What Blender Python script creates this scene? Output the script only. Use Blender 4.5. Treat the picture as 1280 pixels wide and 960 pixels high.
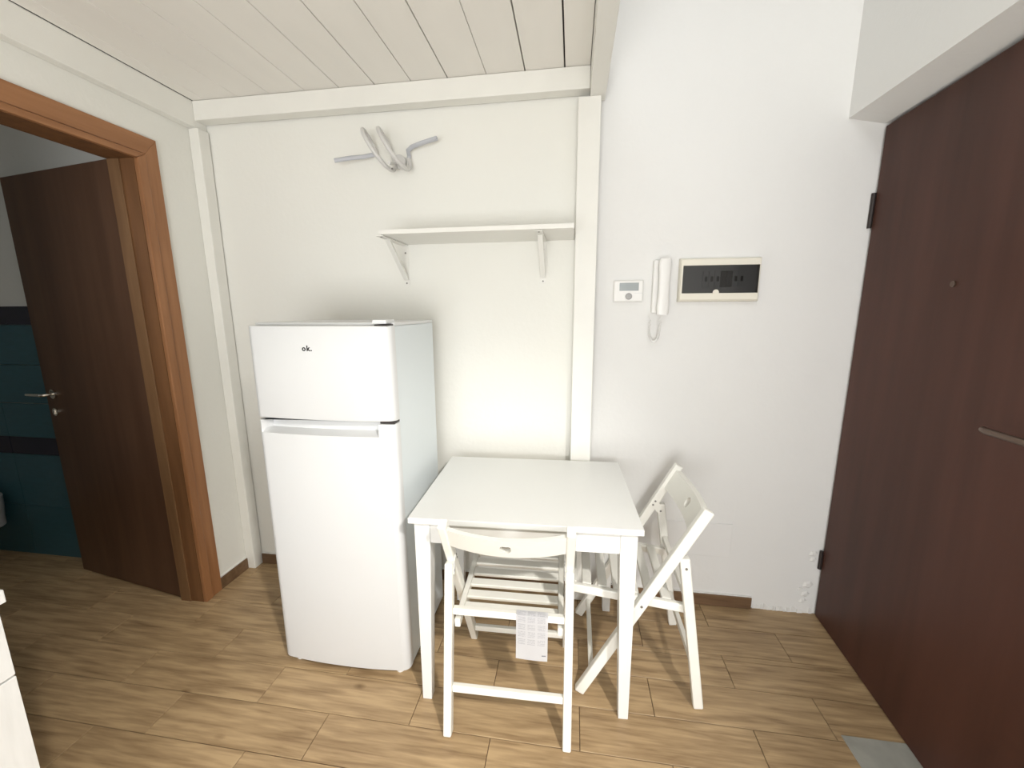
import bpy, bmesh, math, random
from mathutils import Vector, Matrix
random.seed(7)
for o in list(bpy.data.objects):
    bpy.data.objects.remove(o)
SC = bpy.context.scene
COL = SC.collection

# ------------------------------------------------------------------ camera
def look_camera():
    yaw, pitch, roll, f = 0.1473, -0.1808, -0.0047, 506.5
    cy, sy, cp, sp = math.cos(yaw), math.sin(yaw), math.cos(pitch), math.sin(pitch)
    fwd = Vector((-sy*cp, cy*cp, sp)); right = Vector((cy, sy, 0)); up = right.cross(fwd)
    r2 = right*math.cos(roll) + up*math.sin(roll); u2 = -right*math.sin(roll) + up*math.cos(roll)
    m = Matrix(((r2.x, u2.x, -fwd.x, 1.8434), (r2.y, u2.y, -fwd.y, -1.8833), (r2.z, u2.z, -fwd.z, 1.4214), (0, 0, 0, 1)))
    cd = bpy.data.cameras.new('camera'); cd.sensor_width = 36.0; cd.lens = f/1280*36.0; cd.clip_start = 0.02
    c = bpy.data.objects.new('camera', cd); c.matrix_world = m; COL.objects.link(c); SC.camera = c
look_camera()

# ------------------------------------------------------------------ light
w = bpy.data.worlds.new('world'); SC.world = w; w.use_nodes = True
w.node_tree.nodes['Background'].inputs[0].default_value = (0.85, 0.93, 1.0, 1)
w.node_tree.nodes['Background'].inputs[1].default_value = 0.35
def area(name, loc, target, sx, sy, power, col=(1, 1, 1), spread=180):
    l = bpy.data.lights.new(name, 'AREA'); l.shape = 'RECTANGLE'; l.size = sx; l.size_y = sy
    l.energy = power; l.color = col; l.spread = math.radians(spread)
    o = bpy.data.objects.new(name, l); o.location = loc
    o.rotation_euler = (Vector(target)-Vector(loc)).to_track_quat('-Z', 'Y').to_euler(); COL.objects.link(o)
def spot(name, loc, target, power, angle, blend, radius, col=(1, 1, 1)):
    l = bpy.data.lights.new(name, 'SPOT'); l.energy = power; l.spot_size = math.radians(angle); l.spot_blend = blend
    l.shadow_soft_size = radius; l.color = col
    o = bpy.data.objects.new(name, l); o.location = loc
    o.rotation_euler = (Vector(target)-Vector(loc)).to_track_quat('-Z', 'Y').to_euler(); COL.objects.link(o)
spot('wall_spotlight', (2.75, -2.45, 2.45), (1.22, -0.66, 0.10), 250, 55, 1.0, 0.065, (1.0, 0.96, 0.90))        # key: high on the right, behind the camera
area('rear_fill_light', (1.6, -3.9, 1.15), (1.1, 0, 2.0), 1.8, 1.9, 92, (0.985, 0.99, 1.0))                   # added fill from behind the camera; no window is built there
area('loft_window_light', (1.75, -2.6, 3.35), (2.4, 0, 1.9), 0.7, 0.7, 13, (0.97, 0.985, 1.0))                  # high window above loft level
area('bathroom_fill_light', (-1.4, -1.9, 1.9), (-0.9, -0.2, 1.2), 0.5, 0.5, 1.7, (0.92, 0.97, 1.0))            # added fill to lift the door leaf and tiles; no window there
SC.view_settings.view_transform = 'Standard'; SC.view_settings.look = 'None'
SC.view_settings.gamma = 1.0; SC.view_settings.exposure = 0.14; SC.view_settings.use_curve_mapping = False

# ------------------------------------------------------------------ materials
def mat(name, col, rough=0.5, metal=0.0, noise=None, bump=None, spec=0.5):
    """noise=(scale vec, amount) mixes a darker/lighter tone; bump=(scale, strength)"""
    m = bpy.data.materials.new(name); m.use_nodes = True; nt = m.node_tree; b = nt.nodes['Principled BSDF']
    b.inputs['Base Color'].default_value = (*col, 1); b.inputs['Roughness'].default_value = rough
    b.inputs['Metallic'].default_value = metal; b.inputs['Specular IOR Level'].default_value = spec
    if noise or bump:
        g = nt.nodes.new('ShaderNodeNewGeometry')
    if noise:
        mp = nt.nodes.new('ShaderNodeMapping'); mp.inputs['Scale'].default_value = noise[0]
        n = nt.nodes.new('ShaderNodeTexNoise'); n.inputs['Scale'].default_value = 1.0; n.inputs['Detail'].default_value = 5
        r = nt.nodes.new('ShaderNodeValToRGB'); a = noise[1]
        r.color_ramp.elements[0].position = .3; r.color_ramp.elements[1].position = .7
        r.color_ramp.elements[0].color = (*[c*(1-a) for c in col], 1); r.color_ramp.elements[1].color = (*[min(1, c*(1+a)) for c in col], 1)
        nt.links.new(g.outputs['Position'], mp.inputs[0]); nt.links.new(mp.outputs[0], n.inputs['Vector'])
        nt.links.new(n.outputs[0], r.inputs[0]); nt.links.new(r.outputs[0], b.inputs['Base Color'])
    if bump:
        n2 = nt.nodes.new('ShaderNodeTexNoise'); n2.inputs['Scale'].default_value = bump[0]; n2.inputs['Detail'].default_value = 4
        bp = nt.nodes.new('ShaderNodeBump'); bp.inputs['Strength'].default_value = bump[1]; bp.inputs['Distance'].default_value = 0.01
        nt.links.new(g.outputs['Position'], n2.inputs['Vector']); nt.links.new(n2.outputs[0], bp.inputs['Height']); nt.links.new(bp.outputs[0], b.inputs['Normal'])
    return m

def wood(name, dark, light, along='X', fine=90.0, coarse=3.0, rough=0.5, knots=False, per_object=0.0, spec=0.4):
    m = bpy.data.materials.new(name); m.use_nodes = True; nt = m.node_tree; b = nt.nodes['Principled BSDF']; L = nt.links
    b.inputs['Roughness'].default_value = rough; b.inputs['Specular IOR Level'].default_value = spec
    tc = nt.nodes.new('ShaderNodeNewGeometry'); oi = nt.nodes.new('ShaderNodeObjectInfo')
    sc = nt.nodes.new('ShaderNodeVectorMath'); sc.operation = 'SCALE'; sc.inputs[0].default_value = (7.3, 5.1, 3.7)
    L.new(oi.outputs['Random'], sc.inputs['Scale'])
    ad = nt.nodes.new('ShaderNodeVectorMath'); ad.operation = 'ADD'
    L.new(tc.outputs['Position'], ad.inputs[0])
    if per_object: L.new(sc.outputs[0], ad.inputs[1])
    def mapped(s_al, s_ac):
        mp = nt.nodes.new('ShaderNodeMapping')
        mp.inputs['Scale'].default_value = (s_al, s_ac, s_ac) if along == 'X' else ((s_ac, s_al, s_ac) if along == 'Y' else (s_ac, s_ac, s_al))
        L.new(ad.outputs[0], mp.inputs[0]); return mp
    n1 = nt.nodes.new('ShaderNodeTexNoise'); n1.inputs['Scale'].default_value = 1; n1.inputs['Detail'].default_value = 6; n1.inputs['Distortion'].default_value = .35
    L.new(mapped(coarse*1.2, fine*.35).outputs[0], n1.inputs['Vector'])
    n2 = nt.nodes.new('ShaderNodeTexNoise'); n2.inputs['Scale'].default_value = 1; n2.inputs['Detail'].default_value = 4
    L.new(mapped(coarse*2.5, fine).outputs[0], n2.inputs['Vector'])
    mx = nt.nodes.new('ShaderNodeMath'); mx.operation = 'MULTIPLY_ADD'; mx.inputs[1].default_value = .45
    L.new(n2.outputs[0], mx.inputs[0]); L.new(n1.outputs[0], mx.inputs[2])
    if per_object:
        pm = nt.nodes.new('ShaderNodeMath'); pm.operation = 'MULTIPLY_ADD'; pm.inputs[1].default_value = per_object
        L.new(oi.outputs['Random'], pm.inputs[0]); L.new(mx.outputs[0], pm.inputs[2]); src = pm
    else: src = mx
    r = nt.nodes.new('ShaderNodeValToRGB'); r.color_ramp.elements[0].position = .42; r.color_ramp.elements[1].position = .92
    r.color_ramp.elements[0].color = (*dark, 1); r.color_ramp.elements[1].color = (*light, 1)
    L.new(src.outputs[0], r.inputs[0])
    out = r.outputs[0]
    if knots:
        v = nt.nodes.new('ShaderNodeTexVoronoi'); v.inputs['Scale'].default_value = 1
        L.new(mapped(3.2, 6.5).outputs[0], v.inputs['Vector'])
        kr = nt.nodes.new('ShaderNodeValToRGB'); kr.color_ramp.elements[0].position = .02; kr.color_ramp.elements[1].position = .10
        kr.color_ramp.elements[0].color = (.35, .28, .2, 1); kr.color_ramp.elements[1].color = (1, 1, 1, 1)
        L.new(v.outputs['Distance'], kr.inputs[0])
        mm = nt.nodes.new('ShaderNodeMix'); mm.data_type = 'RGBA'; mm.blend_type = 'MULTIPLY'; mm.inputs[0].default_value = .8
        L.new(r.outputs[0], mm.inputs[6]); L.new(kr.outputs[0], mm.inputs[7]); out = mm.outputs[2]
    L.new(out, b.inputs['Base Color'])
    bp = nt.nodes.new('ShaderNodeBump'); bp.inputs['Strength'].default_value = .12; bp.inputs['Distance'].default_value = .004
    L.new(mx.outputs[0], bp.inputs['Height']); L.new(bp.outputs[0], b.inputs['Normal'])
    return m

M = {}
M['wall'] = mat('wall_paint', (.80, .795, .772), .85, noise=((1.5, 1.5, 1.5), .012), bump=(45, .10), spec=.2)
def two_paints(m, split, cream):
    # the wall inside the loft's posts carries a creamier paint than the rest
    nt = m.node_tree; b = nt.nodes['Principled BSDF']; src = b.inputs['Base Color'].links[0].from_socket
    g = nt.nodes.new('ShaderNodeNewGeometry'); sp = nt.nodes.new('ShaderNodeSeparateXYZ'); nt.links.new(g.outputs['Position'], sp.inputs[0])
    lt = nt.nodes.new('ShaderNodeMath'); lt.operation = 'LESS_THAN'; lt.inputs[1].default_value = split; nt.links.new(sp.outputs[0], lt.inputs[0])
    mx = nt.nodes.new('ShaderNodeMix'); mx.data_type = 'RGBA'; nt.links.new(lt.outputs[0], mx.inputs[0]); nt.links.new(src, mx.inputs[6])
    mx.inputs[7].default_value = (*cream, 1); nt.links.new(mx.outputs[2], b.inputs['Base Color'])
two_paints(M['wall'], 1.89, (.835, .828, .772))
M['ceil'] = mat('ceiling_paint', (.82, .82, .80), .9)
M['trim'] = mat('painted_beam', (.84, .83, .775), .45, noise=((6, 6, 6), .02), bump=(60, .03))
M['board'] = mat('painted_board', (.89, .865, .81), .5, noise=((8, 2, 8), .02), bump=(70, .03))
M['gap'] = mat('dark_gap', (.05, .045, .04), .9)
M['grout'] = mat('floor_joint', (.11, .075, .045), .9)
M['oak'] = wood('oak_plank', (.19, .115, .055), (.49, .345, .19), 'X', 120, 3.4, .42, True, .07)
M['skirt'] = wood('dark_skirting', (.10, .055, .028), (.20, .12, .065), 'X', 90, 3, .45)
M['casing'] = wood('orange_casing', (.25, .108, .042), (.37, .175, .077), 'Z', 60, 1.5, .4)
M['casing_head'] = wood('orange_casing_head', (.25, .108, .042), (.37, .175, .077), 'Y', 60, 1.5, .4)
M['stop'] = wood('pale_door_stop', (.15, .075, .032), (.22, .12, .055), 'Z', 60, 1.5, .5)
M['jamb'] = wood('shaded_jamb_wood', (.13, .058, .022), (.21, .098, .04), 'Z', 60, 1.5, .5)  # casing wood darkened; the doorway's shade is put into its colour
M['leaf'] = wood('shaded_leaf_wood', (.075, .034, .018), (.125, .062, .034), 'Z', 26, .8, .45)  # leaf wood darkened to stand in for the shade of the unlit bathroom
M['mahogany'] = wood('mahogany_door', (.043, .0175, .0115), (.088, .036, .025), 'Z', 14, .5, .45, spec=.22)
M['fridge'] = mat('white_enamel', (.68, .69, .69), .30)
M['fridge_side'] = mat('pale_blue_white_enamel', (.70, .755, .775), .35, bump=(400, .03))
M['lacquer'] = mat('white_lacquer', (.75, .755, .735), .28)
M['chair'] = mat('white_painted_beech', (.83, .82, .76), .35, noise=((9, 9, 9), .02))
M['shelf'] = mat('shelf_white', (.82, .81, .76), .4)
M['plastic'] = mat('white_plastic', (.82, .81, .78), .35)
M['cream'] = mat('cream_plastic', (.80, .765, .66), .4)
M['cover'] = mat('cover_plate_white', (.80, .795, .775), .5)
M['grey'] = mat('grey_plastic', (.55, .56, .58), .4)
M['lampwhite'] = mat('lamp_white_metal', (.66, .65, .63), .4)
M['lampgrey'] = mat('lamp_grey_diffuser', (.50, .51, .54), .5)
M['screw'] = mat('dull_screw', (.25, .24, .23), .4, .6)
M['screw_light'] = mat('grey_dial', (.32, .32, .31), .45)
M['black'] = mat('black_print', (.01, .01, .01), .5)
M['dark'] = mat('dark_metal', (.035, .028, .026), .45, .3)
M['brass'] = mat('worn_bronze', (.15, .105, .08), .35, .8)
M['steel'] = mat('brushed_steel', (.75, .73, .68), .2, 1.0)
M['teal'] = mat('teal_tile', (.035, .115, .145), .3, noise=((20, 20, 90), .08))
M['navy'] = mat('navy_tile', (.012, .012, .030), .25)
M['stone'] = mat('grey_stone', (.36, .36, .32), .4, noise=((14, 14, 14), .12))
M['ceramic'] = mat('white_ceramic', (.85, .85, .86), .12)
M['caulk'] = mat('white_caulk', (.78, .77, .74), .7)
M['counter'] = wood('white_grained_laminate', (.66, .66, .64), (.82, .82, .80), 'Z', 50, 2.0, .4)
def glass_dark():
    m = bpy.data.materials.new('smoked_cover'); m.use_nodes = True; nt = m.node_tree
    for n in list(nt.nodes): nt.nodes.remove(n)
    o = nt.nodes.new('ShaderNodeOutputMaterial'); t = nt.nodes.new('ShaderNodeBsdfTransparent'); t.inputs[0].default_value = (.52, .515, .51, 1)
    g = nt.nodes.new('ShaderNodeBsdfGlossy'); g.inputs['Roughness'].default_value = .12; g.inputs[0].default_value = (.9, .9, .9, 1)
    f = nt.nodes.new('ShaderNodeFresnel'); f.inputs[0].default_value = 1.5; mx = nt.nodes.new('ShaderNodeMixShader')
    nt.links.new(f.outputs[0], mx.inputs[0]); nt.links.new(t.outputs[0], mx.inputs[1]); nt.links.new(g.outputs[0], mx.inputs[2]); nt.links.new(mx.outputs[0], o.inputs[0])
    return m
M['smoked'] = glass_dark()
def lcd():
    m = mat('grey_display', (.30, .33, .33), .25); return m
M['lcd'] = lcd()
def paper():
    """white sheet with three columns of small grey printed text lines (UV: 0..1 over the sheet)"""
    m = bpy.data.materials.new('printed_paper'); m.use_nodes = True; nt = m.node_tree; L = nt.links; b = nt.nodes['Principled BSDF']
    b.inputs['Roughness'].default_value = .8
    uv = nt.nodes.new('ShaderNodeTexCoord'); sp = nt.nodes.new('ShaderNodeSeparateXYZ'); L.new(uv.outputs['UV'], sp.inputs[0])
    def mth(op, a, bb=None, c=None):
        n = nt.nodes.new('ShaderNodeMath'); n.operation = op
        for i, x in enumerate((a, bb, c)):
            if x is None: continue
            if isinstance(x, (int, float)): n.inputs[i].default_value = x
            else: L.new(x, n.inputs[i])
        return n.outputs[0]
    u, v = sp.outputs[0], sp.outputs[1]
    colm = mth('LESS_THAN', mth('FRACT', mth('MULTIPLY', mth('ADD', u, -.05), 3.2)), .78)
    blk = mth('LESS_THAN', mth('FRACT', mth('MULTIPLY', v, 7.2)), .72)
    line = mth('LESS_THAN', mth('FRACT', mth('MULTIPLY', v, 36)), .5)
    inside = mth('MULTIPLY', mth('MULTIPLY', mth('GREATER_THAN', u, .06), mth('LESS_THAN', u, .94)), mth('MULTIPLY', mth('GREATER_THAN', v, .26), mth('LESS_THAN', v, .93)))
    n = nt.nodes.new('ShaderNodeTexNoise'); n.inputs['Scale'].default_value = 28; L.new(uv.outputs['UV'], n.inputs['Vector'])
    gaps = mth('GREATER_THAN', n.outputs[0], .42)
    foot = mth('MULTIPLY', mth('MULTIPLY', mth('GREATER_THAN', u, .82), mth('LESS_THAN', u, .95)), mth('MULTIPLY', mth('GREATER_THAN', v, .085), mth('LESS_THAN', v, .105)))
    ink = mth('MULTIPLY', mth('MULTIPLY', mth('MULTIPLY', colm, blk), mth('MULTIPLY', line, gaps)), inside)
    ink = mth('MAXIMUM', mth('MULTIPLY', ink, .30), mth('MULTIPLY', foot, .8))
    mx = nt.nodes.new('ShaderNodeMix'); mx.data_type = 'RGBA'; L.new(ink, mx.inputs[0])
    mx.inputs[6].default_value = (.84, .84, .86, 1); mx.inputs[7].default_value = (.22, .23, .28, 1)
    L.new(mx.outputs[2], b.inputs['Base Color']); return m
M['paper'] = paper()

# ------------------------------------------------------------------ mesh helpers
class MB:
    def __init__(s): s.bm = bmesh.new()
    def box(s, a, b, bev=0.0, seg=2):
        x0, y0, z0 = a; x1, y1, z1 = b
        vs = [s.bm.verts.new(p) for p in ((x0,y0,z0),(x1,y0,z0),(x1,y1,z0),(x0,y1,z0),(x0,y0,z1),(x1,y0,z1),(x1,y1,z1),(x0,y1,z1))]
        fs = [s.bm.faces.new([vs[i] for i in q]) for q in ((3,2,1,0),(4,5,6,7),(0,1,5,4),(1,2,6,5),(2,3,7,6),(3,0,4,7))]
        if bev:
            es = list({e for f in fs for e in f.edges})
            bmesh.ops.bevel(s.bm, geom=es, offset=bev, segments=seg, affect='EDGES', profile=.5)
        return s
    def loft(s, rings, caps=True, bev=0):
        rs = [[s.bm.verts.new(p) for p in r] for r in rings]; n = len(rs[0]); fs = []
        for a, b in zip(rs, rs[1:]):
            for i in range(n): fs.append(s.bm.faces.new((a[i], a[(i+1) % n], b[(i+1) % n], b[i])))
        if caps: fs.append(s.bm.faces.new(list(reversed(rs[0])))); fs.append(s.bm.faces.new(rs[-1]))
        if bev:
            es = list({e for f in fs for e in f.edges})
            bmesh.ops.bevel(s.bm, geom=es, offset=bev, segments=2, affect='EDGES', profile=.5)
        return s
    def bar(s, p, q, wx, wy, side=(1, 0, 0), bev=0.0):
        """rectangular bar p->q, wx wide along `side`, wy across"""
        p, q = Vector(p), Vector(q); d = (q-p).normalized(); a = Vector(side); a = (a-d*a.dot(d)).normalized(); c = d.cross(a)
        def ring(o): return [o+a*(sx*wx/2)+c*(sy*wy/2) for sx, sy in ((-1,-1),(1,-1),(1,1),(-1,1))]
        return s.loft([ring(p), ring(q)], bev=bev)
    def prism(s, poly, axis, t0, t1, bev=0.0):
        """polygon (2D) extruded along axis; poly in the two other axes in order"""
        def P(u, v, t): return (t, u, v) if axis == 0 else ((u, t, v) if axis == 1 else (u, v, t))
        return s.loft([[P(u, v, t0) for u, v in poly], [P(u, v, t1) for u, v in poly]], bev=bev)
    def tube(s, pts, r, n=10, caps=True, flat=None):
        pts = [Vector(p) for p in pts]; rings = []; up = None
        for i, p in enumerate(pts):
            t = (pts[min(i+1, len(pts)-1)]-pts[max(i-1, 0)]).normalized()
            if up is None:
                up = Vector((0, 0, 1)) if abs(t.z) < .9 else Vector((1, 0, 0))
            up = (up-t*up.dot(t)).normalized(); sd = t.cross(up)
            ru, rs_ = (r, r) if flat is None else flat
            rings.append([p+up*(ru*math.cos(2*math.pi*k/n))+sd*(rs_*math.sin(2*math.pi*k/n)) for k in range(n)])
        return s.loft(rings, caps)
    def cyl(s, c, r, h, axis=2, n=20, r2=None):
        r2 = r if r2 is None else r2; c = Vector(c)
        def ring(rr, t):
            out = []
            for k in range(n):
                u, v = rr*math.cos(2*math.pi*k/n), rr*math.sin(2*math.pi*k/n)
                out.append(c+Vector(((t, u, v), (v, t, u), (u, v, t))[axis]))
            return out
        return s.loft([ring(r, 0), ring(r2, h)])
    def grid(s, P, nu, nv):
        vs = [[s.bm.verts.new(P(i, j)) for i in range(nu+1)] for j in range(nv+1)]
        for j in range(nv):
            for i in range(nu): s.bm.faces.new((vs[j][i], vs[j][i+1], vs[j+1][i+1], vs[j+1][i]))
        return vs
    def build(s, name, m, parent=None, smooth=False, world=True):
        bmesh.ops.recalc_face_normals(s.bm, faces=s.bm.faces)
        if parent is not None and world:
            off = Vector(parent.location)
            q = parent.parent
            while q is not None: off += Vector(q.location); q = q.parent
            for v in s.bm.verts: v.co -= off
        me = bpy.data.meshes.new(name); s.bm.to_mesh(me); s.bm.free(); me.materials.append(M[m] if isinstance(m, str) else m)
        if smooth:
            me.polygons.foreach_set('use_smooth', [True]*len(me.polygons))
        o = bpy.data.objects.new(name, me); COL.objects.link(o)
        if parent is not None: o.parent = parent
        if smooth:
            try: me.set_sharp_from_angle(angle=math.radians(40))
            except Exception: pass
        return o
def thing(name, label, cat, loc=(0, 0, 0), group=None):
    o = bpy.data.objects.new(name, None); o.empty_display_size = .05; o.location = loc; COL.objects.link(o)
    o['label'] = label; o['category'] = cat
    if group: o['group'] = group
    return o
def struct(name, mb=None, m=None, loc=(0, 0, 0), label=None):
    if mb is None:
        o = bpy.data.objects.new(name, None); o.location = loc; COL.objects.link(o)
    else: o = mb.build(name, m)
    o['kind'] = 'structure'
    if label: o['label'] = label
    return o
def tag(o, label, cat):
    o['label'] = label; o['category'] = cat; return o

# ------------------------------------------------------------------ room shell
RX = 2.875                      # right wall plane; door niche is deeper
LX = 0.06                       # left wall plane
DY0, DY1, DZ = -0.334, -1.12, 2.045   # bathroom doorway
H = 3.6
struct('wall_back', MB().box((LX, 0, 0), (3.06, .12, H)), 'wall', label='off-white painted back wall behind the table and refrigerator')
wl = MB()
wl.box((-.06, DY0+.0, 0), (LX, .0, H)); wl.box((-.06, DY1, DZ), (LX, DY0, H)); wl.box((-.06, -4.0, 0), (LX, DY1, H))
struct('wall_left', wl, 'wall', label='white painted left wall with the bathroom doorway')
wr = MB()
wr.prism([(RX, H), (RX, 2.138), (3.0, 2.112), (3.12, 2.112), (3.12, H)], 1, -1.05, 0.0)
wr.box((RX, -4.0, 0), (3.12, -1.05, H)); wr.box((3.06, -1.05, 0), (3.12, 0, 2.112))
struct('wall_right', wr, 'wall', label='white painted right wall over the entrance door niche')
struct('wall_front', MB().box((LX, -4.12, 0), (RX, -4.0, H)), 'wall', label='white wall behind the viewer')
struct('ceiling', MB().box((-.06, -4.12, H), (3.12, .12, H+.1)), 'ceil', label='white ceiling high over the loft')
# bathroom shell
struct('wall_bathroom_back', MB().box((-2.1, -.11, 0), (-.06, .0, 2.6)), 'wall', label='bathroom back wall, grey white above teal tiles')
struct('wall_bathroom_left', MB().box((-2.2, -2.0, 0), (-2.1, .0, 2.6)), 'wall', label='bathroom side wall far from the doorway')
struct('wall_bathroom_front', MB().box((-2.2, -2.1, 0), (-.06, -2.0, 2.6)), 'wall', label='bathroom wall near the viewer')
struct('ceiling_bathroom', MB().box((-2.2, -2.1, 2.6), (-.06, .0, 2.7)), 'ceil', label='bathroom ceiling')

# floor and planks
floor = struct('floor', MB().box((-2.2, -4.12, -.06), (3.12, .12, -.004)), 'grout', label='oak look plank floor with thin dark joints')
PW, PL, G = .155, .589, .0022
pcache = {}
def plank(x0, x1, y0, y1):
    key = (round(x1-x0, 3), round(y1-y0, 3))
    if key not in pcache:
        b = MB(); L_, W_ = key[0]/2-G/2, key[1]/2-G/2; e = .0012
        b.loft([[(-L_, -W_, -.0035), (L_, -W_, -.0035), (L_, W_, -.0035), (-L_, W_, -.0035)],
                [(-L_, -W_, -e), (L_, -W_, -e), (L_, W_, -e), (-L_, W_, -e)],
                [(-L_+e, -W_+e, 0), (L_-e, -W_+e, 0), (L_-e, W_-e, 0), (-L_+e, W_-e, 0)]])
        o = b.build('plank', 'oak', floor); pcache[key] = o
    else:
        o = pcache[key].copy(); COL.objects.link(o); o.parent = floor
    o.location = ((x0+x1)/2, (y0+y1)/2, 0)
def row(y0, y1, xa, xb, off):
    k = math.floor((xa-off)/PL); x = off+k*PL
    while x < xb-1e-6:
        a, b = max(x, xa), min(x+PL, xb)
        if b-a > .01: plank(a, b, y0, y1)
        x += PL
SILL = (2.772, -0.600)
for k in range(17):
    y1, y0 = -PW*k, -PW*(k+1); off = {0: .72, 1: .995}[k % 2] + {3: -.01, 5: .015, 6: .09, 7: -.13, 8: .05}.get(k, 0)
    inn = y1 <= -.31 and y0 >= -1.13     # rows that run on through the doorway into the bathroom
    xr = 3.055 if y0 > -1.0 else RX
    if k == 0: row(y0, y1, LX, xr, off); row(y0, -.11, -2.1, -.06, off)
    elif y0 > -1.09 and y1 < DY0: row(y0, y1, -2.1, xr, off)
    elif y0 < DY0 < y1:
        row(DY0, y1, LX, xr, off); row(DY0, y1, -2.1, -.06, off); row(y0, DY0, -2.1, xr, off)
    elif y0 > DY0: row(y0, y1, LX, xr, off); row(y0, y1, -2.1, -.06, off)
    else:
        row(y0, y1, LX, xr, off)
        if y1 > -2: row(max(y0, -2), y1, -2.1, -.06, off)

# baseboards
struct('baseboard_back', MB().box((.114, -.013, 0), (1.846, 0, .058), .002), 'skirt', label='dark brown wooden skirting between the two loft posts')
struct('baseboard_back.001', MB().box((1.94, -.013, 0), (2.722, 0, .058), .002), 'skirt', label='dark brown wooden skirting from the right post towards the entrance door')
struct('baseboard_left', MB().box((LX, -.255, 0), (LX+.013, -.066, .062), .002), 'skirt', label='dark brown skirting between the door casing and the corner post')
bb = bpy.data.objects
MB().box((.114, -.008, .058), (1.846, 0, .064), .001).build('caulk', 'caulk', bb['baseboard_back'])
MB().box((1.94, -.008, .058), (2.722, 0, .063), .001).build('caulk', 'caulk', bb['baseboard_back.001'])
MB().box((LX, -.253, .062), (LX+.008, -.066, .068), .001).build('caulk', 'caulk', bb['baseboard_left'])
# ragged plaster edge where the skirting is missing
plaster = struct('trim_2', None, loc=(2.85, 0, 0), label='chipped crumbling plaster at the foot of the wall beside the entrance door')
rnd = random.Random(3)
x = 2.73
while x < 2.98:
    wdt = rnd.uniform(.012, .03); h = rnd.uniform(.006, .028); t = rnd.uniform(.003, .009)
    pl = MB(); pl.loft([[(x, -t, 0), (x+wdt, -t*.6, 0), (x+wdt, 0, 0), (x, 0, 0)], [(x+.002, -t*.5, h), (x+wdt*.8, -t*.3, h*.7), (x+wdt*.8, 0, h*.8), (x+.002, 0, h)]]); pl.build('chip', 'caulk', plaster)
    x += wdt*.95
for (px, pz, s) in ((2.955, .10, .02), (2.962, .15, .024), (2.948, .065, .018), (2.93, .125, .012), (2.968, .31, .02), (2.97, .28, .016)):
    pl = MB(); pl.loft([[(px+s*a, -.001, pz+s*b) for a, b in ((-1, -.6), (.2, -.8), (1, .1), (.3, .7), (-.7, .5))], [(px+s*a*.5, -.007, pz+s*b*.5) for a, b in ((-1, -.6), (.2, -.8), (1, .1), (.3, .7), (-.7, .5))]]); pl.build('chip', 'caulk', plaster)
struct('trim_3', MB().box((SILL[0], -1.04, 0.0002), (2.985, SILL[1], .0035), .001), 'stone', label='grey stone slab in the floor in front of the entrance door')

# ------------------------------------------------------------------ loft (mezzanine) platform
loft = thing('loft_platform', 'white painted wooden loft platform of boards, beams and posts over the corner', 'loft', (0, 0, 0))
MB().box((LX+.001, -.065, 0), (.113, -.006, 2.2565), .003).build('post', 'trim', loft)
MB().box((1.847, -.065, 0), (1.938, -.006, 2.258), .003).build('post', 'trim', loft)
MB().box((.1005, -.065, 2.286), (1.893, -.007, 2.368), .003).build('beam', 'trim', loft)          # along back wall
MB().box((LX+.001, -2.3, 2.257), (.10, -.001, 2.3692), .002).build('beam', 'trim', loft)            # along left wall
MB().box((1.894, -2.3, 2.258), (1.955, -.016, 2.44), .003).build('beam', 'trim', loft)             # free edge
MB().box((.106, -2.36, 2.258), (1.893, -2.3, 2.44), .003).build('beam', 'trim', loft)              # front edge, overhead
edges = [LX+.042, .167, .333, .491, .661, .822, .986, 1.149, 1.308, 1.473, 1.632, 1.791, 1.893]
gapw = [.0, .0014, .0016, .0018, .0022, .0026, .003, .0026, .0034, .0012, .0036, .005, .002]
for i in range(len(edges)-1):
    a = edges[i]+gapw[i]/2+.0004; b = edges[i+1]-gapw[i+1]/2-.0004
    MB().loft([[(a+.0015, -2.3, 2.3695), (b-.0015, -2.3, 2.3695), (b-.0015, -.002, 2.3695), (a+.0015, -.002, 2.3695)],
               [(a, -2.3, 2.371), (b, -2.3, 2.371), (b, -.002, 2.371), (a, -.002, 2.371)],
               [(a, -2.3, 2.389), (b, -2.3, 2.389), (b, -.002, 2.389), (a, -.002, 2.389)]]).build('board', 'board', loft)
MB().box((LX+.002, -2.3, 2.390), (1.893, -.002, 2.41)).build('light_block_slab', 'gap', loft)  # unseen dark slab added over the boards to block light

# ------------------------------------------------------------------ bathroom door: casing, leaf, tiles
trim4 = struct('trim_4', None, loc=(LX, -.7, 0), label='orange brown wooden door casing around the bathroom doorway')
CO, CM, CI = -.244, -.300, DY0           # outer edge, groove, inner edge of the right upright
CO2, CM2, CI2 = DY1-.09, DY1-.034, DY1   # left upright
ZO, ZM = 2.135, 2.066
fx = LX+.014
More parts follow.
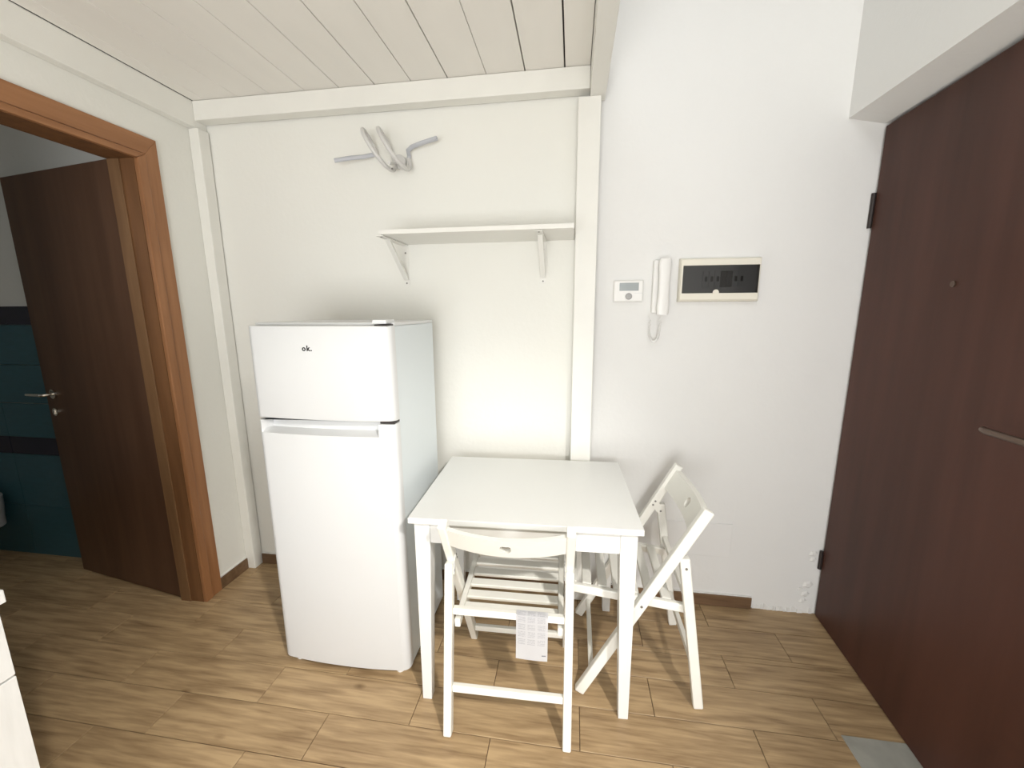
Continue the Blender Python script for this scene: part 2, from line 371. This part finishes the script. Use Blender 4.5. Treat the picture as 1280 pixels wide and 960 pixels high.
# uprights and head as parts: flat architrave and raised inner moulding, mitred ends
MB().loft([[(LX, CO, 0), (fx, CO, 0), (fx, CM, 0), (LX, CM, 0)], [(LX, CO, ZO), (fx, CO, ZO), (fx, CM, ZM), (LX, CM, ZM)]], bev=.002).build('architrave', 'casing', trim4)
MB().loft([[(LX, CO2, 0), (fx, CO2, 0), (fx, CM2, 0), (LX, CM2, 0)], [(LX, CO2, ZO), (fx, CO2, ZO), (fx, CM2, ZM), (LX, CM2, ZM)]], bev=.002).build('architrave', 'casing', trim4)
MB().loft([[(LX, CO, ZO), (fx, CO, ZO), (fx, CM, ZM), (LX, CM, ZM)], [(LX, CO2, ZO), (fx, CO2, ZO), (fx, CM2, ZM), (LX, CM2, ZM)]], bev=.002).build('architrave', 'casing_head', trim4)
fm = LX+.020
for ya, yb in ((CM-.0015, CI-.006), (CM2+.0015, CI2+.006)):
    MB().loft([[(LX, ya, 0), (fm, ya, 0), (fm, yb, 0), (LX, yb, 0)], [(LX, ya, ZM-.002), (fm, ya, ZM-.002), (fm, yb, DZ-.006), (LX, yb, DZ-.006)]], bev=.004).build('moulding', 'casing', trim4)
MB().loft([[(LX, CM-.0015, ZM-.002), (fm, CM-.0015, ZM-.002), (fm, CI-.006, DZ-.006), (LX, CI-.006, DZ-.006)],
           [(LX, CM2+.0015, ZM-.002), (fm, CM2+.0015, ZM-.002), (fm, CI2+.006, DZ-.006), (LX, CI2+.006, DZ-.006)]], bev=.004).build('moulding', 'casing_head', trim4)
# jamb lining inside the wall thickness
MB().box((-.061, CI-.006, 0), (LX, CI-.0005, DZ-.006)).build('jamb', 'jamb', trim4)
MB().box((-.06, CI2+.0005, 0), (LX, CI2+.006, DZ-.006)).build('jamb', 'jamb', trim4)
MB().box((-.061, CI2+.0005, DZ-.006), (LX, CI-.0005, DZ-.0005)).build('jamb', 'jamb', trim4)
MB().box((-.062, CI-.012, 0), (-.006, CI-.006, DZ-.0062), .002).build('stop', 'stop', trim4)

# leaf: hinge end at (-.065,-.335), free end at (-.826,-.213)
hinge = Vector((-.066, -.336, 0)); free = Vector((-.830, -.213, 0))
door1 = struct('door_1', None, loc=hinge, label='wooden bathroom door leaf, darkened for shade, standing open into the unlit bathroom')
ang = math.atan2(free.y-hinge.y, free.x-hinge.x); Ln = (free-hinge).length
# local: u along leaf (+x), thickness behind the visible face; visible face towards -y world -> local +y after rotation ~170 deg
MB().box((0, -.04, .008), (Ln, 0, 2.043), .002).build('leaf', 'leaf', door1, world=False)
def local(mb): return mb
rz = MB().cyl((Ln-.072, 0, 1.012), .024, .009, 1, 20).build('handle_rose', 'steel', door1, world=False, smooth=True)
hp = [(Ln-.072, .006, 1.012), (Ln-.072, .040, 1.012), (Ln-.066, .048, 1.012), (Ln-.03, .050, 1.012), (Ln+.045, .050, 1.010)]
MB().tube(hp, .008, 12).build('lever_handle', 'steel', door1, world=False, smooth=True)
kr = MB().cyl((Ln-.062, 0, .918), .021, .008, 1, 20).build('key_rose', 'steel', door1, world=False, smooth=True)
MB().box((Ln-.066, .008, .906), (Ln-.058, .012, .930), .001).build('thumb_turn', 'steel', kr, world=False)
door1.rotation_euler = (0, 0, ang)

# bathroom tiles, children of the bathroom back wall
wb = bpy.data.objects['wall_bathroom_back']
rows = [(0.0, .313, 'teal'), (.315, .628, 'teal'), (.630, .730, 'navy'), (.732, .925, 'teal'), (.929, 1.140, 'teal'), (1.142, 1.354, 'teal'), (1.356, 1.452, 'navy')]
tc = {}
for z0, z1, mm in rows:
    for c in range(5):
        x0 = -.10-.4*(c+1); key = (round(z1-z0, 3), mm)
        if key not in tc:
            o = MB().box((-.1993, -.008, 0), (.1993, 0, z1-z0), .001, 1).build('tile', mm, wb); tc[key] = o
        else:
            o = tc[key].copy(); COL.objects.link(o); o.parent = wb
        o.location = (x0+.2, -.11, z0)

# wall-hung toilet, only its rim shows at the frame's edge
toilet = thing('toilet', 'white wall hung ceramic toilet on the teal tiles, its rim just in view', 'toilet', (-1.49, -.118, .2))
def egg(cx, y0, y1, hw, z, n=28):
    out = []
    for k in range(n):
        a = 2*math.pi*k/n; yy = (y0+y1)/2+(y0-y1)/2*math.cos(a)
        out.append((cx+hw*math.sin(a)*(1.06-.06*math.cos(a)), yy, z))
    return out
b = MB(); C0 = -1.49
b.loft([egg(C0, -.40, -.118, .10, .20), egg(C0, -.48, -.118, .12, .25), egg(C0, -.56, -.118, .165, .33), egg(C0, -.60, -.118, .18, .385)])
b.build('bowl', 'ceramic', toilet, smooth=True)
MB().loft([egg(C0, -.605, -.15, .186, .387), egg(C0, -.608, -.15, .188, .398), egg(C0, -.60, -.15, .182, .406)]).build('seat', 'ceramic', toilet, smooth=True)
MB().loft([egg(C0, -.606, -.15, .187, .408), egg(C0, -.606, -.15, .187, .42), egg(C0, -.585, -.16, .17, .43)]).build('lid', 'ceramic', toilet, smooth=True)

# ------------------------------------------------------------------ entrance door
hd = Vector((3.0, -.014, 0)); ang2 = math.atan2(2.957-3.0, .69)      # slightly ajar, rotates about z
door2 = struct('door_2', None, loc=hd, label='dark mahogany brown entrance door standing slightly ajar in its niche')
# local: width along -y, visible face at x=0, thickness +x
MB().box((0, -.93, .006), (.045, 0, 2.098), .002).build('leaf', 'mahogany', door2, world=False)
MB().cyl((-.004, -.44, 1.492), .009, .006, 0, 16).build('peephole', 'brass', door2, world=False, smooth=True)
bpz = 1.095
MB().box((-.006, -.895, bpz-.12), (.001, -.845, bpz+.10), .003).build('handle_plate', 'brass', door2, world=False)
MB().tube([(-.004, -.87, 1.11), (-.042, -.87, 1.11), (-.052, -.86, 1.11), (-.054, -.83, 1.11), (-.052, -.70, 1.108), (-.046, -.685, 1.108)], .009, 12).build('lever_handle', 'brass', door2, world=False, smooth=True)
for z, hh in ((.285, .09), (1.797, .13)):
    MB().cyl((-.006, .004, z-hh/2), .0075, hh, 2, 14).build('hinge', 'dark', door2, world=False, smooth=True)
door2.rotation_euler = (0, 0, ang2)

# ------------------------------------------------------------------ refrigerator
FX0, FX1, FY, FB, FH = .704, 1.240, -.612, -.160, 1.381
fr = thing('refrigerator', 'white two door refrigerator standing between the corner post and the table', 'refrigerator', ((FX0+FX1)/2, -.38, 0))
DYB = FY+.058      # back plane of the doors
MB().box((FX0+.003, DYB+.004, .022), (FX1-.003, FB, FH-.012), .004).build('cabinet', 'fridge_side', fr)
MB().box((FX0+.001, DYB+.002, FH-.012), (FX1-.001, FB-.002, FH), .004).build('top_panel', 'fridge', fr)
def front(u):      # plan profile of a door, u in 0..1
    r = .05; y = FY+.016*(abs(2*u-1)**2.2)
    for e in (u, 1-u):
        if e < r: y += .022*(1-math.sqrt(max(0, 1-((r-e)/r)**2)))
    return y
def fridge_door(name, z0, z1, recess=None):
    b = MB()
    us = sorted(set([0, .002, .006, .012, .02, .03, .04, .05]+[1-k for k in (0, .002, .006, .012, .02, .03, .04, .05)]+[.05+.9*k/30 for k in range(31)]))
    if recess: us = sorted(set(us+[recess[0]-.001, recess[0]+.035, recess[1], recess[1]+.012]))
    zs = [z0, z0+.0015, z0+.005]+([] if not recess else [recess[2]-.001, recess[2]+.012, recess[3]-.001, recess[3]])+[z1-.006, z1-.0015, z1]
    def yy(u, z):
        y = front(u)
        e = min(z-z0, z1-z)
        if e < .0049: y += .005*(1-math.sqrt(max(0, 1-((.005-e)/.005)**2)))
        if recess and recess[2] <= z <= recess[3]+.03 and recess[0] < u < recess[1]+.011:
            d = .044
            if u < recess[0]+.034: d *= max(0, (u-recess[0])/.034)
            if u > recess[1]: d *= .0
            if z < recess[2]+.011: d *= .75
            y += d
        return y
    W = FX1-FX0
    g = b.grid(lambda i, j: (FX0+W*us[i], yy(us[i], zs[j]), zs[j]), len(us)-1, len(zs)-1)
    # sides and back
    n, m_ = len(us), len(zs)
    bk = [[b.bm.verts.new((FX0+W*us[i], DYB, zs[j])) for i in (0, n-1)] for j in (0, m_-1)]
    b.bm.faces.new([g[0][i] for i in range(n)]+[bk[0][1], bk[0][0]])
    b.bm.faces.new([g[-1][i] for i in range(n)]+[bk[1][1], bk[1][0]])
    b.bm.faces.new([g[j][0] for j in range(m_)]+[bk[1][0], bk[0][0]])
    b.bm.faces.new([g[j][-1] for j in range(m_)]+[bk[1][1], bk[0][1]])
    b.bm.faces.new((bk[0][0], bk[0][1], bk[1][1], bk[1][0]))
    return b.build(name, 'fridge', fr, smooth=True)
fdoor = fridge_door('freezer_door', 1.040, FH-.010)
mdoor = fridge_door('fridge_door', .028, 1.030, recess=(.030, .885, .985, 1.030))
MB().box((FX0+.01, DYB+.012, .006), (FX1-.01, FB-.05, .022)).build('plinth', 'dark', fr)
MB().box((FX1-.062, FY+.018, FH-.004), (FX1-.012, DYB+.03, FH+.010), .003).build('hinge_cover', 'fridge', fr)
MB().box((FX1-.052, FY+.013, FH-.0095), (FX1-.004, FY+.055, FH-.0055)).build('hinge_plate', 'dark', fr)
MB().box((FX1-.055, FY+.018, 1.0315), (FX1-.002, FY+.06, 1.0388)).build('hinge_plate', 'dark', fr)
for x, y in ((FX0+.05, DYB-.01), (FX1-.05, DYB-.01), (FX0+.05, FB-.06), (FX1-.05, FB-.06)):
    MB().cyl((x, y, 0), .016, .024, 2, 14).build('foot', 'plastic', fr)
def text_mesh(txt, size, loc, rot, parent, m, name, bold=0.0, ext=.0004):
    cu = bpy.data.curves.new('t', 'FONT'); cu.body = txt; cu.size = size; cu.extrude = ext; cu.offset = bold; cu.align_x = 'CENTER'; cu.align_y = 'CENTER'; cu.resolution_u = 3; cu.space_character = 1.2
    tmp = bpy.data.objects.new('t', cu); COL.objects.link(tmp); bpy.context.view_layer.update()
    me = bpy.data.meshes.new_from_object(tmp.evaluated_get(bpy.context.evaluated_depsgraph_get())); bpy.data.objects.remove(tmp)
    me.name = name; me.materials.clear(); me.materials.append(M[m]); o = bpy.data.objects.new(name, me); COL.objects.link(o)
    o.parent = parent; o.rotation_euler = rot
    off = Vector(parent.location); q = parent.parent
    while q is not None: off += Vector(q.location); q = q.parent
    o.location = Vector(loc)-off; return o
lg = text_mesh('ok.', .026, (.944, FY-.0002, 1.294), (math.pi/2, 0, 0), fdoor, 'black', 'logo', .0008)
lg['label'] = 'small black printed lettering'

# ------------------------------------------------------------------ table
tb = thing('dining_table', 'white square dining table with tapered legs beside the refrigerator', 'table', (0, 0, 0))
TW, TD, TH = .776, .588, .735
MB().box((0, 0, TH-.021), (TW, TD, TH), .0025).build('tabletop', 'lacquer', tb)
ins = .010; lw = .054; ft = .034
for ix in (0, 1):
    for iy in (0, 1):
        xo = ins if ix == 0 else TW-ins; yo = ins if iy == 0 else TD-ins; sx = 1 if ix == 0 else -1; sy = 1 if iy == 0 else -1
        def rg(wd, z): return [(xo+.006*sx, yo+.006*sy, z), (xo+sx*(.006+wd), yo+.006*sy, z), (xo+sx*(.006+wd), yo+sy*(.006+wd), z), (xo+.006*sx, yo+sy*(.006+wd), z)]
        MB().loft([rg(ft, 0), rg(lw, .615), rg(lw, TH-.0212)], bev=.0018).build('leg', 'lacquer', tb)
ap0, ap1 = TH-.100, TH-.0212
MB().box((ins+lw+.006, ins+.012, ap0), (TW-ins-lw-.006, ins+.030, ap1)).build('apron', 'lacquer', tb)
MB().box((ins+lw+.006, TD-ins-.030, ap0), (TW-ins-lw-.006, TD-ins-.012, ap1)).build('apron', 'lacquer', tb)
MB().box((ins+.012, ins+lw+.006, ap0), (ins+.030, TD-ins-lw-.006, ap1)).build('apron', 'lacquer', tb)
MB().box((TW-ins-.030, ins+lw+.006, ap0), (TW-ins-.012, TD-ins-lw-.006, ap1)).build('apron', 'lacquer', tb)
tb.location = (1.308, -.689, 0); tb.rotation_euler = (0, 0, .035)

# ------------------------------------------------------------------ folding chairs
# local frame: +Y is the front of the chair, X across, origin on the floor under the seat's middle
HW = .200
def PF(z): return .214-(.399/.752)*z           # centre line of the long post: y at height z
def make_chair():
    t = thing('folding_chair', 'white wooden folding chair', 'chair')
    th = .028
    for s in (-1, 1):
        x = s*HW
        MB().bar((x, PF(.004)-.0, .004), (x, PF(.768), .768), th, .036, bev=.005).build('post', 'chair', t)
        MB().bar((x, -.214, .002), (x, -.1275, .590), th, .034, bev=.005).build('rear_leg', 'chair', t)
        # folding hinge plate with screws on the inner side
        xi = x-s*(th/2+.001)
        hp_ = MB().prism([(-.135, .55), (-.118, .55), (-.085, .585), (-.10, .612), (-.125, .59)], 0, xi-.001, xi+.001).build('hinge_plate', 'chair', t)
        for yy, zz in ((-.127, .560), (-.094, .587), (-.103, .604)): MB().cyl((xi-s*.0025, yy, zz), .0042, s*.002, 0, 10).build('screw', 'screw', hp_)
        b = MB().cyl((x+s*(th/2-.001), PF(.395), .395), .0045, .003*1.0 if s > 0 else -.003, 0, 12); b.build('pivot_screw', 'screw', t)
        b = MB().cyl((x+s*(th/2-.001), -.134, .556), .0045, .003 if s > 0 else -.003, 0, 12); b.build('pivot_screw', 'screw', t)
        # seat side rail, set inside the posts
        xr = s*(HW-.0265)
        MB().bar((xr, .266, .4225), (xr, -.152, .3784), .020, .032, bev=.004).build('seat_rail', 'chair', t)
        MB().cyl((s*(HW-.0165), PF(.395), .395), .006, s*.005, 0, 10).build('pivot_pin', 'screw', t)
    hw = HW-.0365
    sl = (.424-.374)/(.278+.196)
    for k in range(7):
        y = .250-.0565*k; z = .374+sl*(y+.196)+.010
        MB().bar((-hw, y, z), (hw, y, z), .034 if k else .040, .014, side=(0, 1, sl), bev=.003).build('slat', 'chair', t)
    wi = HW-.0142
    yb = -.214+.085*(.430-.002)/.576
    MB().bar((-wi, yb, .430), (wi, yb, .430), .020, .024, side=(0, 1, 0), bev=.003).build('rear_rail', 'chair', t)
    yb = -.214+.085*.165/.576
    MB().bar((-wi, yb, .165), (wi, yb, .165), .017, .026, side=(0, 1, 0), bev=.003).build('stretcher', 'chair', t)
    MB().bar((-wi, PF(.085), .085), (wi, PF(.085), .085), .018, .024, side=(0, 1, 0), bev=.003).build('stretcher', 'chair', t)
    # curved backrest rail with an oval hand hole, bowed to the rear, tilted along the posts
    b = MB(); n = 32
    zb, zt = .668, .748; thk = .020
    def pt(i, j, k):        # i along, j 0..m up, k 0 front /1 rear
        u = -1+2*i/n; z = zb+(zt-zb)*j
        bow = .023*(1-u*u)
        y = PF(z)+.004-bow+(-thk if k else 0)
        return Vector((u*wi, y, z-.012*(1-u*u)))
    m_ = 10
    V = [[[b.bm.verts.new(pt(i, j/m_, k)) for i in range(n+1)] for j in range(m_+1)] for k in (0, 1)]
    # round the hole: pull its boundary vertices toward an ellipse
    cx, cz = n/2-.0, 4
    for j in range(m_):
        for i in range(n):
            if 14 <= i <= 17 and 3 <= j <= 6:
                continue
            for k in (0, 1):
                b.bm.faces.new((V[k][j][i], V[k][j][i+1], V[k][j+1][i+1], V[k][j+1][i]))
    # hole rim
    loop = [(14, 3), (15, 3), (16, 3), (17, 3), (18, 3), (18, 4), (18, 5), (18, 6), (18, 7), (17, 7), (16, 7), (15, 7), (14, 7), (14, 6), (14, 5), (14, 4)]
    for (i, j) in loop:
        du, dv = (i-16)/2.0, (j-5)/2.0; L_ = math.hypot(du, dv)
        if True:
            for k in (0, 1): V[k][j][i].co = pt(16+(i-16)/L_*.8, (5+(j-5)/L_*1.2)/m_, k)
    for (a, c) in zip(loop, loop[1:]+loop[:1]):
        b.bm.faces.new((V[0][a[1]][a[0]], V[0][c[1]][c[0]], V[1][c[1]][c[0]], V[1][a[1]][a[0]]))
    for i in range(n):
        b.bm.faces.new((V[0][0][i], V[0][0][i+1], V[1][0][i+1], V[1][0][i])); b.bm.faces.new((V[0][m_][i], V[0][m_][i+1], V[1][m_][i+1], V[1][m_][i]))
    for i in (0, n):
        for j in range(m_): b.bm.faces.new((V[0][j][i], V[0][j+1][i], V[1][j+1][i], V[1][j][i]))
    b.build('backrest', 'chair', t, smooth=True)
    return t
chair = make_chair()
def copy_tree(o, parent=None):
    c = o.copy(); COL.objects.link(c)
    if parent is not None: c.parent = parent
    for ch in list(o.children): copy_tree(ch, c)
    return c
chair2 = copy_tree(chair)
chair.location = (1.650, -.565, 0); chair.rotation_euler = (0, 0, .022)
chair['label'] = 'white slatted folding chair in front of the table, with a leaflet hanging under it'
chair2.location = (2.111, -.360, 0); chair2.rotation_euler = (0, 0, math.radians(90)-.008)
chair2['label'] = 'white slatted folding chair right of the table, side on, by the blank cover plate'
for c in (chair, chair2): c['group'] = 'white folding chairs at the table'

# printed leaflet hung over the rear rail of the front chair
lf = MB()
yb = -.565-.214+.085*.422/.576+.002
cols, rws = 8, 16
x0, x1 = 1.682, 1.786
def leafpt(i, j):
    u, v = i/cols, j/rws; x = x0+(x1-x0)*u
    if v > .82:                                   # folded over the rail
        s = (v-.82)/.18; a = s*math.pi*.5
        return (x, yb-.0125+.012*math.sin(a)*1.6, .4435+.002*math.sin(a))
    s = v/.82
    return (x, yb-.0135-.012*(1-s)**1.5-.002*math.sin(u*3.1), .290+(.4435-.290)*s)
vs = lf.grid(leafpt, cols, rws)
uvl = lf.bm.loops.layers.uv.new('UVMap')
ids = {v: (i/cols, j/rws) for j, r in enumerate(vs) for i, v in enumerate(r)}
for f in lf.bm.faces:
    for l in f.loops: l[uvl].uv = ids[l.vert]
bmesh.ops.solidify(lf.bm, geom=list(lf.bm.faces), thickness=.0004)
tag(lf.build('leaflet', 'paper', None, smooth=True), 'printed white paper leaflet hanging from the rear rail of the front chair', 'leaflet')

# ------------------------------------------------------------------ shelf
sh = thing('wall_shelf', 'white wall shelf on two metal brackets above the refrigerator', 'shelf', (1.45, 0, 1.722))
MB().box((1.068, -.272, 1.722), (1.842, -.001, 1.740), .0015).build('shelf_board', 'shelf', sh)
for xc in (1.064, 1.708):
    br = MB().box((xc-.015, -.003, 1.538), (xc+.015, -.0002, 1.719), .0006).build('bracket', 'shelf', sh)
    MB().box((xc-.015, -.262, 1.717), (xc+.015, -.003, 1.7205), .0006).build('bracket_arm', 'shelf', br)
    MB().bar((xc, -.004, 1.565), (xc, -.186, 1.716), .022, .012, bev=.002).build('brace', 'shelf', br)
    for z in (1.548, 1.685): MB().cyl((xc, -.0028, z), .004, -.0025, 1, 10).build('screw', 'screw', br)
    MB().cyl((xc, -.245, 1.7172), .004, -.002, 2, 10).build('screw', 'screw', br)

# ------------------------------------------------------------------ twisted wall lamp
lp = thing('wall_lamp', 'grey white wall lamp, a tube twisted into two loops with straight arms', 'lamp', (1.05, 0, 2.10))
zc, yc, rr = 2.100, -.092, .079
pts = []
def coil(th):
    return Vector((.979+.07*th/(2*math.pi)-.036*math.cos(th), yc-rr*math.sin(th), zc+.000+rr*math.cos(th)))
for k in range(0, 97):
    th = math.radians(-80)+math.radians(700)*k/96; pts.append(coil(th))
MB().tube(pts, .0085, 10).build('loop_tube', 'lampwhite', lp, smooth=True)
a0, a1 = pts[0], pts[-1]
MB().tube([a0+Vector((.004, 0, -.003)), a0+Vector((-.012, -.006, -.004)), (.905, -.045, 2.094), (.86, -.06, 2.088), (.785, -.075, 2.076)], .009, 10, flat=(.0095, .005)).build('light_arm', 'lampgrey', lp, smooth=True)
MB().tube([a1+Vector((0, 0, -.004)), a1+Vector((.002, 0, .012)), (1.112, -.035, 2.112), (1.135, -.045, 2.122), (1.19, -.058, 2.131), (1.258, -.07, 2.140)], .009, 10, flat=(.0095, .005)).build('light_arm', 'lampgrey', lp, smooth=True)
mt = MB().cyl((1.062, -.0005, 2.075), .030, -.020, 1, 24).build('wall_mount', 'lampwhite', lp, smooth=True)
MB().tube([(1.062, -.018, 2.075), (1.062, -.05, 2.06), (1.062, -.10, 2.04), (1.066, -.135, 2.032)], .006, 8).build('stem', 'lampwhite', mt, smooth=True)
MB().cyl((1.070, -.115, 2.012), .004, .006, 2, 10).build('screw', 'screw', mt)

# ------------------------------------------------------------------ electrical panel
ep = thing('electrical_panel', 'cream electrical panel box with smoked window on the right of the wall', 'panel', (2.447, 0, 1.545))
X0, X1, Z0, Z1, D = 2.288, 2.608, 1.452, 1.632, .032
b = MB(); xw0, xw1, zw0, zw1 = X0+.012, X1-.008, 1.487, 1.601
b.box((X0, -.010, Z0), (X1, -.0005, Z1), .002)
b.build('backbox', 'cream', ep)
b = MB()
def ring(x0, x1, z0, z1, y): return [(x0, y, z0), (x1, y, z0), (x1, y, z1), (x0, y, z1)]
R = [ring(X0, X1, Z0, Z1, -.010), ring(X0+.002, X1-.002, Z0+.003, Z1-.003, -.026), ring(X0+.007, X1-.006, Z0+.010, Z1-.008, -D), ring(xw0, xw1, zw0, zw1, -D), ring(xw0, xw1, zw0, zw1, -.012)]
b.loft(R, caps=False); b.build('frame', 'cream', ep)
MB().box((xw0+.0005, -.0315, zw0+.0005), (xw1-.0005, -.029, zw1-.0005), .0006, 1).build('smoked_window', 'smoked', ep)
MB().box((xw0+.001, -.0125, zw0+.001), (xw1-.001, -.0102, zw1-.001)).build('inner_plate', 'grey', ep)
for k in range(7):
    bx = xw0+.085+.0235*k
    br = MB().box((bx, -.022, 1.512), (bx+.0215, -.0126, 1.578), .001, 1).build('breaker', 'grey' if k in (0, 1, 2, 5, 6) else 'dark', ep)
    MB().box((bx+.006, -.0265, 1.535), (bx+.0155, -.0222, 1.556), .001, 1).build('breaker_toggle', 'dark', br)
MB().cyl((2.436, -.0312, 1.490), .012, -.004, 1, 20).build('latch', 'cream', ep, smooth=True)

# ------------------------------------------------------------------ thermostat
ts = thing('thermostat', 'small white wall thermostat with grey display and round dial', 'thermostat', (2.082, 0, 1.5))
MB().box((2.018, -.016, 1.453), (2.145, -.0005, 1.546), .003).box((2.021, -.021, 1.456), (2.142, -.015, 1.543), .003).build('housing', 'plastic', ts)
MB().box((2.043, -.0218, 1.501), (2.124, -.0208, 1.535)).build('display', 'lcd', ts)
MB().box((2.108, -.0214, 1.4905), (2.142, -.0208, 1.4918)).build('flap_line', 'grey', ts)
dl = MB().cyl((2.083, -.0205, 1.477), .0145, -.006, 1, 28).build('dial', 'screw', ts, smooth=True)
MB().cyl((2.083, -.0262, 1.477), .009, -.002, 1, 24).build('dial_face', 'screw_light', dl, smooth=True)

# ------------------------------------------------------------------ intercom
ic = thing('intercom', 'white intercom handset on the wall with a looped coiled cord', 'intercom', (2.215, 0, 1.5))
MB().box((2.181, -.028, 1.404), (2.250, -.0005, 1.628), .006, 3).build('base', 'plastic', ic)
b = MB()
prof = [(1.398, .020, .012), (1.402, .024, .024), (1.430, .026, .032), (1.455, .024, .022), (1.48, .0225, .017), (1.54, .0225, .017), (1.57, .024, .022), (1.60, .026, .030), (1.624, .024, .024), (1.630, .020, .014)]
rings = []
for z, hw, dp in prof:
    rr_ = []
    for k in range(16):
        a = 2*math.pi*k/16; c, s = math.cos(a), math.sin(a)
        q = lambda v: math.copysign(abs(v)**.55, v)
        rr_.append((2.222+hw*q(c), -.052+(-.012 if s < 0 else (dp-.010))*abs(q(s)), z))
    rings.append(rr_)
b.loft(rings); b.build('handset', 'plastic', ic, smooth=True)
b = MB(); cp = []
def upath(t):       # U from handset foot down and back up to base
    a = math.pi*t; 
    if t < 0: pass
    x = 2.196+.021*math.cos(a); z = 1.398-.115*math.sin(a)**.5 if 0 < t < 1 else 1.398
    return Vector((x, -.045+.012*t, z))
N = 340
for k in range(N+1):
    t = k/N; p = upath(t); q = upath(min(1, t+.004)); q0 = upath(max(0, t-.004)); d = (q-q0).normalized(); sd = d.cross(Vector((0, 1, 0))); 
    sd.normalize(); up = d.cross(sd); a = 2*math.pi*34*t
    cp.append(p+sd*(.0040*math.cos(a))+up*(.0040*math.sin(a)))
b.tube(cp, .0018, 5); b.build('cord', 'plastic', ic, smooth=True)

# blank cover plate behind the right chair
cv = thing('cover_plate', 'blank white junction box cover on the wall behind the right chair', 'cover plate', (2.455, 0, .345))
MB().box((2.305, -.005, .258), (2.608, -.0003, .428), .0022).build('plate', 'cover', cv)
for x in (2.325, 2.588): MB().cyl((x, -.0048, .343), .004, -.0015, 1, 10).build('screw', 'plastic', cv)

# ------------------------------------------------------------------ kitchen unit, corner at the lower left of the view
ku = thing('kitchen_unit', 'white grained kitchen base unit at the left near the viewer', 'cabinet', (.40, -1.75, 0))
KX, KY = .702, -1.322
MB().box((LX+.001, -2.25, .10), (KX-.006, KY-.002, .846)).build('carcass', 'counter', ku)
MB().box((LX+.03, -2.25, 0), (KX-.06, KY-.02, .10)).build('plinth', 'dark', ku)
for z0, z1, nm in ((.682, .838, 'drawer'), (.104, .678, 'door')):
    for y1, y0 in ((KY, -1.77), (-1.774, -2.25)):
        d_ = MB().box((KX-.005, y0, z0), (KX+.013, y1, z1), .001, 1).build(nm, 'counter', ku)
        zc_ = (z0+z1)/2 if nm == 'drawer' else .63
        MB().tube([(KX+.012, (y0+y1)/2-.05, zc_), (KX+.032, (y0+y1)/2-.045, zc_), (KX+.032, (y0+y1)/2+.045, zc_), (KX+.012, (y0+y1)/2+.05, zc_)], .004, 8).build('handle', 'steel', d_)
MB().box((LX+.001, -2.26, .850), (KX+.031, KY+.004, .878), .002).build('worktop', 'counter', ku)
